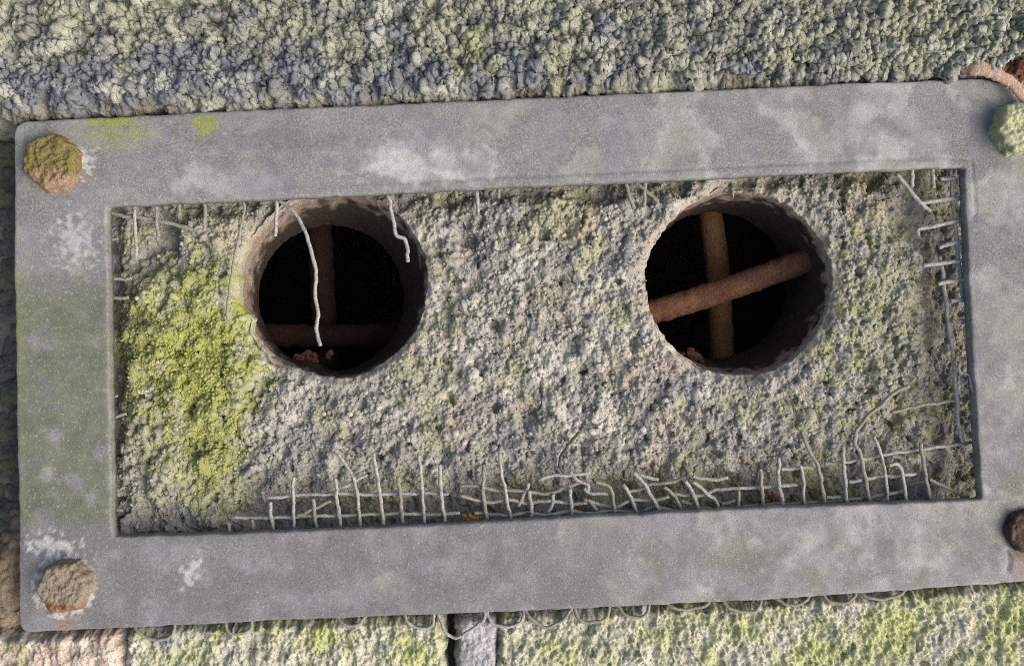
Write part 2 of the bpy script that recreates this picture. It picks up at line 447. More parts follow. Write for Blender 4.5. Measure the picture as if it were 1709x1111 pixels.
tag(top_stone, "wide lumpy grey-green stone running along above the metal plate", "stone")

# ------------------------------------------------------------------ stones below the plate
def low_stone(x0, x1, seed, mat, z0, label, name, rough=1.0, edge_r=10, masks=None, tilt=0.0, y1=1270, st=1.75, y_up=40):
    X, Y = np.meshgrid(np.arange(x0 - 6, x1 + 6, st), np.arange(940, y1, st))
    be = bottom_edge(X)
    Z = z0 + 6 * fbm(X, Y, 160, 2, seed) + tilt * (X - (x0 + x1) / 2)
    e = np.minimum(X - x0, x1 - X) + 6 * fbm(X, Y, 26, 3, seed + 3)
    Z = Z - 45 * (1 - sst(-edge_r, edge_r, e))
    Z = np.where(Y < be + 6, np.minimum(Z, -60), Z)                       # runs on under the plate
    Z = Z - 20 * (1 - sst(0, 16, Y - be - 3))
    wx, wy = 8 * fbm(X, Y, 40, 2, seed + 5), 8 * fbm(X, Y, 40, 2, seed + 6)
    d1, r1 = crumbly((X + wx) * 1.3, Y + wy, 44, seed + 11)
    d2, r2 = crumbly((X + wx) * 1.3, Y + wy, 21, seed + 14)
    d3, r3 = crumbly(X * 1.1, Y, 11, seed + 17)
    d4, r4 = crumbly(X, Y, 6.5, seed + 21)
    X2, Y2, Z2 = push(X, Y, Z, rough * (2 * d1 + 6 * fbm(X * 1.2, Y, 40, 4, seed + 23, 0.55)))
    X2, Y2, Z2 = push(X2, Y2, Z2, rough * (0.5 * d2 + 1.5 * billow(X * 1.5, Y, 20, 2, seed + 37) - 3.5 * sst(0.25, 0.6, fbm(X * 1.4, Y, 20, 3, seed + 25))))
    Z2 = Z2 + rough * (2 * billow(X * 1.3, Y, 10, 2, seed + 43) + 1.0 * d3 + crust(X * 1.3, Y, seed + 61, 34)) + gritty(X, Y, seed + 51, 5.5, 0.15 + 0.3 * rough)
    att = {"grain": 0.5 * r3 + 0.5 * r4}
    att.update(masks(X, Y))
    o = stone_sheet(name, X2, Y2, Z2, -20, mat, att)
    return tag(o, label, "stone", "stones below the plate")

def masks_mid(X, Y):
    n1 = fbm(X, Y, 70, 4, 301); n2 = fbm(X, Y, 40, 4, 302); n3 = fbm(X, Y, 20, 3, 303)
    return {"olive": 0.8 * sst(-0.2, 0.3, n1), "slate": 0.9 * sst(-0.1, 0.3, n2 + 0.6 * blob(X, Y, 300, 1090, 110, 60)),
            "pale": sst(0.05, 0.4, blob(X, Y, 212, 1080, 26, 60) + 0.5 * n3) + 0.5 * sst(0.3, 0.6, fbm(X, Y, 45, 4, 305)),
            "moss": 0.75 * np.maximum.reduce([sst(0.1, 0.6, blob(X, Y, 530, 1065, 45, 38) + 0.4 * n3), sst(0.1, 0.6, blob(X, Y, 690, 1100, 35, 40) + 0.4 * n3), 0.7 * sst(0.3, 0.6, n2)])}
def masks_right(X, Y):
    n1 = fbm(X, Y, 90, 4, 311); n2 = fbm(X, Y, 45, 4, 312); n3 = fbm(X, Y, 20, 3, 313)
    return {"olive": 0.85 * sst(-0.2, 0.3, n1), "slate": 0.75 * sst(0.1, 0.45, n2 + 0.4 * blob(X, Y, 1560, 1085, 90, 50)),
            "pale": 0.7 * sst(0.2, 0.55, fbm(X, Y, 55, 4, 315)),
            "moss": 0.7 * np.maximum.reduce([sst(0.05, 0.7, blob(X, Y, 1490, 1060, 90, 70) + 0.5 * n3), sst(0.05, 0.7, blob(X, Y, 1690, 1040, 60, 70) + 0.5 * n3), sst(0.1, 0.7, blob(X, Y, 1380, 1100, 80, 50) + 0.5 * n3), 0.7 * sst(0.3, 0.6, n2 + 0.1)])}
def masks_pink(X, Y):
    n2 = fbm(X, Y, 45, 4, 321)
    return {"moss": 0.6 * sst(0.2, 0.6, n2 + 0.5 * blob(X, Y, 10, 1100, 40, 60)), "pale": 0.9 * sst(0.0, 0.5, fbm(X, Y, 40, 3, 322)),
            "slate": 0.6 * sst(0.3, 0.6, fbm(X, Y * 0.6, 30, 3, 323))}
def masks_mortar(X, Y):
    return {"slate": 0.9 * sst(0.1, 0.5, fbm(X, Y, 40, 3, 331) + 0.4 * sst(20, -20, X - 770))}
low_stone(-150, 196, 400, m_pink, -28, "pinkish sandstone corner block with moss beneath the rusty brown bolt", "sandstone_block", rough=0.8, masks=masks_pink)
low_stone(204, 738, 430, m_low, -32, "mossy green stone below the plate with a white chipped left end", "mossy_stone", masks=masks_mid)
low_stone(832, 1880, 470, m_low, -32, "long yellow-green mossy stone under the plate's right half", "mossy_stone", masks=masks_right)
mo = low_stone(762, 828, 510, m_mortar, -36, "pale lilac-grey mortar lump in the joint between the two mossy stones", "mortar_lump", rough=0.45, masks=masks_mortar, edge_r=7)
mo["category"] = "mortar"; del mo["group"]

# stone in the joint left of the plate, the plate's shadow painted into its colour
X, Y = np.meshgrid(np.arange(-150, 30, 2.0), np.arange(230, 1064, 2.0))
Z = -125 + 8 * fbm(X, Y, 120, 3, 551) + 72 * sst(840, 960, Y) + 8 * sst(0, -100, X)
d1, r1 = domes(X * 0.8, Y * 1.2, 36, 553); d2, r2 = domes(X, Y, 16, 556)
X2, Y2, Z2 = push(X, Y, Z, 10 * d1 + 6 * fbm(X, Y, 25, 3, 559)); X2, Y2, Z2 = push(X2, Y2, Z2, 6 * d2 + 2 * fbm(X, Y, 7, 2, 561))
n2 = fbm(X, Y, 45, 3, 563)
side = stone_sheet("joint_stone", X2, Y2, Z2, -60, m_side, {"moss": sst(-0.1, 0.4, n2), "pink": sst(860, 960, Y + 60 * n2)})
tag(side, "dark damp stone sunk in the joint left of the plate", "stone")

# ------------------------------------------------------------------ the vent block behind the window of the plate
BZ = -62                                    # mean height of its face
HOLES = [dict(c=(555, 473), r=158, bc=(553, 497), br=121), dict(c=(1235, 472), r=155, bc=(1190, 476), br=122)]
def win_dist(x, y):
    """distance inside the plate's window edges: left, right, top, bottom"""
    l = x - (178 + (y - 345) * 0.018); r = (1608 + (y - 280) * 0.054) - x
    t = y - (345 - (x - 178) * 0.0455); b = (892 - (x - 188) * 0.0414) - y
    return l, r, t, b

def rim_radius(h, th, k):
    """uneven rim of a bore: h the hole, th the angle seen in the picture (y down)"""
    r = h["r"] + 2.4 * fbm(np.cos(th) * 12 + 40 * k, np.sin(th) * 12, 1.0, 3, 601) + 3 * fbm(np.cos(th) * 2 + 40 * k, np.sin(th) * 2, 1.0, 2, 607)
    def chip(a0, w, d): return d * np.exp(-((np.angle(np.exp(1j * (th - a0)))) / w) ** 2)
    if k == 0:
        r = r + chip(2.45, 0.20, 5) - chip(2.75, 0.07, 12) + chip(2.2, 0.10, 7)
    else:
        r = r - chip(-1.63, 0.022, 13) + chip(-1.75, 0.06, 4) + chip(3.3, 0.2, 3)
    return r

st = 1.55
X, Y = np.meshgrid(np.arange(128, 1694, st), np.arange(236, 934, st))
L_, R_, T_, B_ = win_dist(X, Y)
n_e = 14 * fbm(X, Y, 60, 3, 611)
Z = BZ - 4 + 8 * fbm(X, Y, 260, 2, 621) + 9 * fbm(X, Y, 80, 3, 623)
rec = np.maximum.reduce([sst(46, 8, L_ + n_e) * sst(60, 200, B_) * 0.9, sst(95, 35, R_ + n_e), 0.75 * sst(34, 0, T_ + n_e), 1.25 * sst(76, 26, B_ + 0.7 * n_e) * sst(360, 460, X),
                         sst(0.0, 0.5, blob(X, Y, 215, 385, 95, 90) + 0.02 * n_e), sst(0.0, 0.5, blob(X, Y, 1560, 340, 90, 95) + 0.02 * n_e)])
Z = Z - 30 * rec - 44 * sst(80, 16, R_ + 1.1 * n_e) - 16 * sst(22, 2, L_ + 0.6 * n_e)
mossz = sst(-0.1, 0.5, blob(X, Y, 310, 610, 150, 240, 0.1) + 0.3 * fbm(X, Y, 50, 3, 631))
Z = Z + 9 * mossz
# pits and a few deep holes left by lost stones
p1, _ = domes(X + 5 * fbm(X, Y, 20, 2, 641), Y, 60, 643, 0.0, 0.3)
p2, _ = domes(X, Y + 4 * fbm(X, Y, 15, 2, 645), 28, 647, 0.0, 0.34)
Z = Z - 26 * p1 - 16 * p2
for (cx, cy, r, dep) in ((745, 335, 22, 20), (780, 395, 26, 16), (905, 385, 13, 14), (905, 475, 10, 15), (880, 690, 26, 12), (1055, 575, 14, 14)):
    Z = Z - dep * sst(0, 0.7, blob(X, Y, cx, cy, r, r * 1.2) + 0.25 * fbm(X, Y, 14, 2, 651))
amp = 1 - 0.5 * np.minimum(rec, 1)
rimfade = np.ones_like(X); rr_all = []
for k, h in enumerate(HOLES):
    dx, dy = X - h["c"][0], Y - h["c"][1]
    rad = np.hypot(dx, dy); th = np.arctan2(dy, dx)
    R = rim_radius(h, th, k)
    rr_all.append((rad, th, R))
    rimfade = np.minimum(rimfade, 0.35 + 0.65 * sst(2, 34, rad - R))
amp = amp * rimfade
wx, wy = 6 * fbm(X, Y, 30, 2, 661), 6 * fbm(X, Y, 30, 2, 663)
d1, r1 = crumbly(X + wx, Y + wy, 44, 671); d2, r2 = crumbly(X + wx, Y + wy, 20, 675)
d3, r3 = crumbly(X, Y, 11, 679); d4, r4 = crumbly(X, Y, 6.6, 683)
X2, Y2, Z2 = push(X, Y, Z, amp * (2 * d1 * (1 + 3 * mossz) + 7.5 * fbm(X, Y, 38, 4, 687, 0.58) - 9 * sst(0.3, 0.7, fbm(X, Y, 24, 3, 689))))
X2, Y2, Z2 = push(X2, Y2, Z2, amp * (4 * mossz * d2 + 2.2 * billow(X + wx, Y + wy, 18, 2, 741)))
calm = 0.25 + 0.55 * sst(-0.25, 0.4, fbm(X, Y, 80, 3, 771))          # some patches are worn smoother
Z2 = Z2 + (0.35 + 0.65 * amp) * (calm * ((1.0 + 2 * mossz) * d3 + 2.0 * billow(X, Y, 9, 2, 751) + gritty(X, Y, 761, 6.0, 1.0)) + crust(X, Y, 781, 44))
keep = np.ones(X.shape, bool)
for k, h in enumerate(HOLES):
    rad, th, R = rr_all[k]
    # broken lower left lip of the first bore slopes inwards
    if k == 0:
        lip = np.exp(-((np.angle(np.exp(1j * (th - 2.35)))) / 0.5) ** 2)
        Z2 = Z2 - 24 * lip * sst(40, 0, rad - R + 12 * fbm(X, Y, 14, 3, 697))
    Z2 = Z2 - 7 * sst(12, 0, rad - R)
    # inside the rim the skin turns down into the bore and ends there
    ins = np.clip(R - rad, 0, 60)
    f = np.where(rad < R, (R - np.minimum(ins, 9) * 0.12) / np.maximum(rad, 1), 1.0)
    cx, cy = h["c"]
    X2 = np.where(rad < R, cx + (X - cx) * f, X2); Y2 = np.where(rad < R, cy + (Y - cy) * f, Y2)
    Z2 = np.where(rad < R, Z2 - 2.6 * ins, Z2)
    keep &= rad > R - 9
n1 = fbm(X, Y, 110, 4, 701); n2 = fbm(X, Y, 60, 4, 705); n3 = fbm(X, Y, 24, 3, 709); n4 = fbm(X, Y, 14, 2, 713)
rim = np.maximum.reduce([sst(26, 2, rad - R + 14 * n3) for rad, th, R in rr_all])
lip = np.exp(-((np.angle(np.exp(1j * (rr_all[0][1] - 2.3)))) / 0.55) ** 2) * sst(60, 5, rr_all[0][0] - rr_all[0][2] + 20 * n3)
mz = np.maximum.reduce([sst(-0.15, 0.75, blob(X, Y, 340, 600, 120, 200, 0.05) + 0.4 * n3 + 0.15 * n2), 0.75 * sst(-0.05, 0.75, blob(X, Y, 255, 580, 100, 150) + 0.45 * n3),
                        0.8 * sst(-0.05, 0.7, blob(X, Y, 350, 740, 75, 125) + 0.45 * n3)])
att = {
    "grain": 0.4 * r3 + 0.6 * r4,
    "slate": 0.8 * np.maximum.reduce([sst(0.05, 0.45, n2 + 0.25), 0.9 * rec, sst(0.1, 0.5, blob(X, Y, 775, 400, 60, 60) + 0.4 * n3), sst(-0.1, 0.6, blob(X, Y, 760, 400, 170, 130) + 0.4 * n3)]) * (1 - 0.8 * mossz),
    "olive": 0.8 * np.maximum.reduce([sst(0.1, 0.5, n1 + 0.1 + 0.25 * n3), mossz, sst(0, 0.5, blob(X, Y, 1480, 500, 120, 220) + 0.5 * n3) * 0.8, 0.8 * sst(0, 0.5, blob(X, Y, 1530, 700, 90, 70) + 0.4 * n3)]),
    "pink": 0.6 * np.maximum.reduce([sst(0.15, 0.55, fbm(X, Y, 90, 4, 717) + 0.3 * blob(X, Y, 1080, 640, 200, 120)), 0.9 * rim, sst(0.1, 0.5, blob(X, Y, 370, 400, 45, 35) + 0.4 * n3), 0.7 * sst(0.1, 0.6, blob(X, Y, 1520, 520, 45, 60) + 0.5 * n3)]),
    "ochre": 0.6 * np.maximum.reduce([sst(0.1, 0.6, blob(X, Y, 1440, 340, 60, 70) + 0.5 * n3), sst(0.1, 0.6, blob(X, Y, 975, 370, 60, 45) + 0.6 * n3), 0.8 * sst(0.15, 0.6, blob(X, Y, 930, 500, 90, 50) + 0.6 * n3), sst(0.3, 0.6, blob(X, Y, 1490, 690, 60, 40) + 0.7 * n3)]),
    "pale": 0.75 * np.maximum.reduce([sst(0.25, 0.6, fbm(X, Y, 75, 4, 721) + 0.25 * blob(X, Y, 1000, 600, 330, 200)), 1.25 * lip, 0.8 * sst(0.1, 0.5, blob(X, Y, 910, 600, 50, 45) + 0.5 * n3)]),
    "moss": 0.95 * np.maximum(mz, 0.45 * sst(0.38, 0.7, n3 + 0.4 * blob(X, Y, 1450, 600, 150, 300))),
}
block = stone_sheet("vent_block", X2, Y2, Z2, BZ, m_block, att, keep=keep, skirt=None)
tag(block, "rough mossy concrete vent block with two round holes inside the plate's window", "vent block")
FB = (D - BZ) / D
def face_z(px, py):
    j = int(np.clip(round((px - 128) / st), 0, X.shape[1] - 1)); i = int(np.clip(round((py - 236) / st), 0, X.shape[0] - 1))
    return float(Z2[i, j])

# bores: tapered clay-coloured linings
for k, h in enumerate(HOLES):
    nu, nv = 420, 110
    th = np.linspace(0, 2 * math.pi, nu, endpoint=False)[None]; v = np.linspace(0, 1, nv)[:, None]
    z0, z1 = BZ - 16, -262
    R0 = rim_radius(h, th, k) * FB + 2.0
    R0 = R0 + (h["r"] * FB + 3.0 - R0) * sst(0.0, 0.1, v)          # ragged lip, smooth bore
    fb = (D - z1) / D
    c0 = np.array([(h["c"][0] - CX) * FB, (CY - h["c"][1]) * FB]); c1 = np.array([(h["bc"][0] - CX) * fb, (CY - h["bc"][1]) * fb])
    R1 = h["br"] * fb
    rough = 1.6 * fbm(th * 25 + 0 * v, v * 14 + 9 * k, 3.0, 3, 801 + k) + 0.6 * fbm(th * 80 + 0 * v, v * 55 + 5 * k, 2.0, 3, 811 + k) + 0 * v
    r = R0 + (R1 - R0) * v ** 1.1 + rough * sst(0, 0.12, v)
    if k == 0:   # chunk of stone jutting from the lower side
        r = r - 16 * np.exp(-((np.angle(np.exp(1j * (th - 1.85)))) / 0.25) ** 2) * np.exp(-((v - 0.75) / 0.2) ** 2)
    cx = c0[0] + (c1[0] - c0[0]) * v; cy = c0[1] + (c1[1] - c0[1]) * v
    # inner edge folds outwards behind
    Vx = cx + r * np.cos(th); Vy = cy - r * np.sin(th); Vz = (z0 + (z1 - z0) * v) + 0 * th
    back_r = np.concatenate([r[-1:] + 6, r[-1:] + 70]); bz = np.array([[z1 - 6], [z1 - 8]])
    Vx = np.concatenate([Vx, c1[0] + back_r * np.cos(th)]); Vy = np.concatenate([Vy, c1[1] - back_r * np.sin(th)]); Vz = np.concatenate([Vz, bz + 0 * th])
    V = np.stack([Vx, Vy, Vz], -1).reshape(-1, 3) * S
    tt = np.concatenate([th + 0 * v, th, th]); vv = np.concatenate([v + 0 * th, 1 + 0 * th, 1 + 0 * th])
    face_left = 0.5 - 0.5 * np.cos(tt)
    bore_shade = sst(0.02 + 0.36 * face_left, 0.22 + 0.6 * face_left, vv + 0.25 * fbm(tt * 6, vv * 6, 1.0, 3, 821 + k)) * 0.9  # shade painted into the lining: darker with depth and on the right wall
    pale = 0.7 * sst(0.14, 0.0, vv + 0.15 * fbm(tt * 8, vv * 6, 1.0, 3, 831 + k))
    mesh_quads("bore_lining", V, grid_quads(nv + 2, nu, True), m_bore, {"bore_shade": bore_shade, "pale": pale}, block)

# pebbles bedded in the face, one by one
def rock_mesh(name, seed, sub, mat, squash=0.75, rough=0.25):
    bm = bmesh.new()
    bmesh.ops.create_icosphere(bm, subdivisions=sub, radius=1.0)
    co = np.array([v.co[:] for v in bm.verts])
    n = 1 + rough * fbm(co[:, 0] * 1.3 + co[:, 2] * 0.9 + seed, co[:, 1] * 1.3 - co[:, 2] * 0.7 + seed * 2, 1.0, 2, seed)
    for v, c, s in zip(bm.verts, co, n):
        v.co = Vector(c * s); v.co.z *= squash
    me = bpy.data.meshes.new(name); bm.to_mesh(me); bm.free()
    me.polygons.foreach_set("use_smooth", [True] * len(me.polygons))
    me.materials.append(mat)
    return me
peb = [rock_mesh("pebble", s, 2, m_pebble, 0.8) for s in (3, 8, 14)]
spots = [(1015, 716, 9), (988, 720, 8), (1045, 718, 9), (1073, 716, 7), (1038, 741, 6), (948, 666, 6), (964, 683, 8), (963, 706, 6), (954, 648, 6), (761, 722, 7), (775, 738, 6),
         (789, 738, 6), (757, 580, 6), (790, 580, 7), (870, 508, 7), (756, 492, 8), (941, 392, 6), (1011, 366, 6), (1025, 715, 6), (829, 362, 4), (893, 440, 7), (902, 618, 9), (885, 610, 7),
         (1330, 690, 6), (1482, 638, 6), (1238, 712, 7), (675, 742, 6), (1318, 735, 8), (540, 690, 6), (466, 762, 7), (585, 690, 6), (640, 650, 7), (1180, 660, 6), (980, 560, 6), (1110, 670, 7), (1440, 640, 5), (1400, 560, 6)]
for k, (px, py, r) in enumerate(spots):
    o = bpy.data.objects.new("pebble", peb[k % 3])
    o.location = W(px, py, face_z(px, py) + r * 0.15, BZ)
    s = r * S * random.uniform(0.85, 1.1)
    o.scale = (s, s * random.uniform(0.75, 1.0), s * 0.8); o.rotation_euler = (random.uniform(-.4, .4), random.uniform(-.4, .4), random.uniform(0, 6.3))
    link(o, block)

def scatter(name, pts, radii, mat, parent, seed, sub=1, squash=0.85):
    """many tiny lumps joined into one mesh"""
    bm = bmesh.new(); bmesh.ops.create_icosphere(bm, subdivisions=sub, radius=1.0)
    bm.verts.ensure_lookup_table()
    base = np.array([v.co[:] for v in bm.verts]); F = np.array([[v.index for v in f.verts] for f in bm.faces]); bm.free()
    g = np.random.default_rng(seed)
    n = len(pts)
    a = g.uniform(0, 6.28, n); sx = g.uniform(0.7, 1.2, n); sy = g.uniform(0.7, 1.2, n)
    wob = 1 + g.uniform(-0.16, 0.16, (n, len(base)))
    B = base[None] * wob[..., None]
    x = B[..., 0] * sx[:, None]; y = B[..., 1] * sy[:, None]
    Vx = x * np.cos(a)[:, None] - y * np.sin(a)[:, None]; Vy = x * np.sin(a)[:, None] + y * np.cos(a)[:, None]
    V = np.stack([Vx, Vy, B[..., 2] * squash], -1) * (np.asarray(radii)[:, None, None] * S) + np.asarray(pts)[:, None]
    Fa = (F[None] + (np.arange(n) * len(base))[:, None, None]).reshape(-1, 3)
    me = bpy.data.meshes.new(name)
    me.vertices.add(n * len(base)); me.vertices.foreach_set("co", V.astype(np.float32).ravel())
    m = len(Fa); me.loops.add(m * 3); me.loops.foreach_set("vertex_index", Fa.astype(np.int32).ravel())
    me.polygons.add(m); me.polygons.foreach_set("loop_start", np.arange(0, m * 3, 3, dtype=np.int32))
    me.polygons.foreach_set("use_smooth", np.ones(m, bool))
    me.update(calc_edges=True); me.materials.append(mat)
    o = link(bpy.data.objects.new(name, me), parent)
    o["kind"] = "stuff"
    return o

flat_keep = (keep & (L_ > 2) & (R_ > 40) & (T_ > 4) & (B_ > 4))
for k in range(2):
    flat_keep &= rr_all[k][0] > rr_all[k][2] + 8
ii = np.flatnonzero(flat_keep.ravel())
def pick(n, weight, seed):
    w = weight.ravel()[ii].astype(float) + 1e-6
    g = np.random.default_rng(seed)
    return g.choice(ii, n, replace=False, p=w / w.sum()), g
def world_pts(sel, lift):
    xs, ys, zs = X2.ravel()[sel], Y2.ravel()[sel], Z2.ravel()[sel] + lift
    return np.stack([(xs - CX) * FB * S, (CY - ys) * FB * S, zs * S], -1)
sel, g = pick(3000, mz ** 2 + 0.04 * mossz, 901)
r = 1.2 + 2.4 * g.random(len(sel)) ** 1.7; scatter("moss_clumps", world_pts(sel, r * 0.2), r, m_moss, block, 902, 1)
sel, g = pick(5000, (1 - 0.85 * mz) * (1 - 0.7 * rec), 903)
r = 1.6 + 3.2 * g.random(len(sel)) ** 2.2; scatter("sand_grains", world_pts(sel, r * 0.1), r, m_grain, block, 904, 1)

# ------------------------------------------------------------------ rusty bars behind the block
def bar(pts, radius, z, mat, label, seed):
    zz = z if isinstance(z, (list, tuple)) else [z] * len(pts)
    P = catmull([W(x, y, q) for (x, y), q in zip(pts, zz)], 26)
    z = zz[0]; f = (D - z) / D
    o = tube("rusty_bar", P, radius * f * S, mat, sides=20, seed=seed, rough=0.09)
    return tag(o, label, "iron bar", "iron bars behind the vent block")
bar([(1150, 170), (1192, 400), (1204, 560), (1216, 760)], 20, -315, m_rust_tan, "upright rusty bar seen through the right-hand hole", 1)
bar([(1040, 536), (1083, 523), (1190, 490), (1310, 448), (1400, 414)], 20, [-240, -232, -218, -185, -150], m_rust, "slanting rusty bar crossing in front of the upright in the right-hand hole", 2)
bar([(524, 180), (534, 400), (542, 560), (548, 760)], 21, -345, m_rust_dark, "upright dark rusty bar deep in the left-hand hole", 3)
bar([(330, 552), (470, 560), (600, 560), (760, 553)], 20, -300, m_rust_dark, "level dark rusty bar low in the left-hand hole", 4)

# ------------------------------------------------------------------ the metal plate
TH = 24
def resample(pts, n):
    P = np.asarray(pts, float)
    s = np.concatenate([[0], np.cumsum(np.linalg.norm(np.diff(P, axis=0), axis=1))])
    t = np.linspace(0, s[-1], n, endpoint=False)
    return np.stack([np.interp(t, s, P[:, k]) for k in range(2)], 1)
def arc(c, r, a0, a1, n=7):
    return [(c[0] + r * math.cos(math.radians(a)), c[1] + r * math.sin(math.radians(a))) for a in np.linspace(a0, a1, n)]
tl = arc((44, 224), 22, 180, 270); bl = arc((48, 1038), 17, 90, 180)
ur = [(1640, 131), (1668, 137), (1690, 150), (1707, 172), (1724, 205), (1741, 240), (1752, 290)]
lr = [(1790, 930), (1784, 955), (1762, 967)]
mid = 3
o_top = tl[mid:] + TOP[1:] + ur[1:4]
o_right = ur[3:] + [(1765, 500), (1780, 750)] + lr[:2]
o_bot = lr[1:] + [(1709, 971), (1300, 1000), (900, 1019), (500, 1034), (200, 1048)] + bl[:mid + 1]
o_left = bl[mid:] + [(31, 950), (26, 640), (22, 400)] + tl[:mid + 1]
i_top = [(177, 352), (180, 346), (186, 344), (400, 335), (640, 323), (860, 312), (1090, 302), (1350, 289), (1600, 279), (1606, 280)]
i_right = [(1606, 280), (1610, 284), (1615, 420), (1624, 620), (1633, 740), (1638, 828), (1637, 831)]
i_bot = [(1637, 831), (1632, 834), (1300, 846), (1000, 860), (700, 877), (400, 889), (194, 895), (190, 892)]
i_left = [(190, 892), (187, 884), (184, 700), (181, 500), (177, 352)]
NS = (620, 300, 620, 330)
O = np.concatenate([resample(p, n) for p, n in zip((o_top, o_right, o_bot, o_left), NS)])
I = np.concatenate([resample(p, n) for p, n in zip((i_top, i_right, i_bot, i_left), NS)])
for A, sd in ((O, 21), (I, 23)):
    A += np.stack([1.3 * fbm(A[:, 0], A[:, 1], 30, 3, sd), 1.3 * fbm(A[:, 0], A[:, 1], 30, 3, sd + 5)], 1)
Wd = np.linalg.norm(O - I, axis=1)
NT = 46
prof = [(0.0, -TH), (0.0, -TH * 0.6), (0.0, -6), (0.7, -3), (2.0, -1.0), (4.0, -0.2)]
rows_t, rows_z = [], []
for ins, z in prof:
    rows_t.append(ins / Wd); rows_z.append(np.full(len(Wd), z))
for a in np.linspace(0, 1, NT):
    rows_t.append((7 + a * (Wd - 14)) / Wd); rows_z.append(np.zeros(len(Wd)))
for ins, z in prof[::-1]:
    rows_t.append(1 - ins / Wd); rows_z.append(np.full(len(Wd), z))
Tm = np.array(rows_t); Zm = np.array(rows_z)
Xf = O[None, :, 0] + (I - O)[None, :, 0] * Tm; Yf = O[None, :, 1] + (I - O)[None, :, 1] * Tm
topm = (Zm > -3.5)
rel = 2.6 * fbm(Xf, Yf, 190, 2, 31) + 0.5 * fbm(Xf, Yf, 50, 2, 33) + 0.15 * fbm(Xf, Yf, 14, 2, 35)
# dished ring round the lower right bolt, crescent scar beside it, rolled lower rim on the upper bar
rel = rel - 11 * sst(52, 30, np.hypot(Xf - 1722, (Yf - 888))) 
dd = np.hypot(Xf - 1655, Yf - 935); rel = rel - 5 * np.exp(-((dd - 31) / 3.0) ** 2) * sst(0.55, 0.25, np.abs(np.arctan2(Yf - 935, Xf - 1655)) - 0.25)
lowrim = np.exp(-((Tm - 0.93) / 0.035) ** 2) * sst(150, 400, Xf) * sst(1500, 1300, Xf) * (Yf < 360)
rel = rel - 1.8 * np.exp(-((Tm - 0.88) / 0.02) ** 2) * (Yf < 360) * sst(550, 800, Xf) + 0.9 * lowrim
Zm = Zm + np.where(topm, rel, 0)
n1 = fbm(Xf, Yf, 120, 4, 41); n2 = fbm(Xf, Yf, 60, 4, 43); n3 = fbm(Xf, Yf, 26, 3, 45); n4 = fbm(Xf, Yf, 11, 3, 47)
leftcol = sst(205, 165, Xf) * sst(400, 520, Yf) * sst(930, 860, Yf)
lowbar = sst(830, 900, Yf)
def ringm(cx, cy, r0, w): return np.exp(-((np.hypot(Xf - cx, Yf - cy) - r0) / w) ** 2)
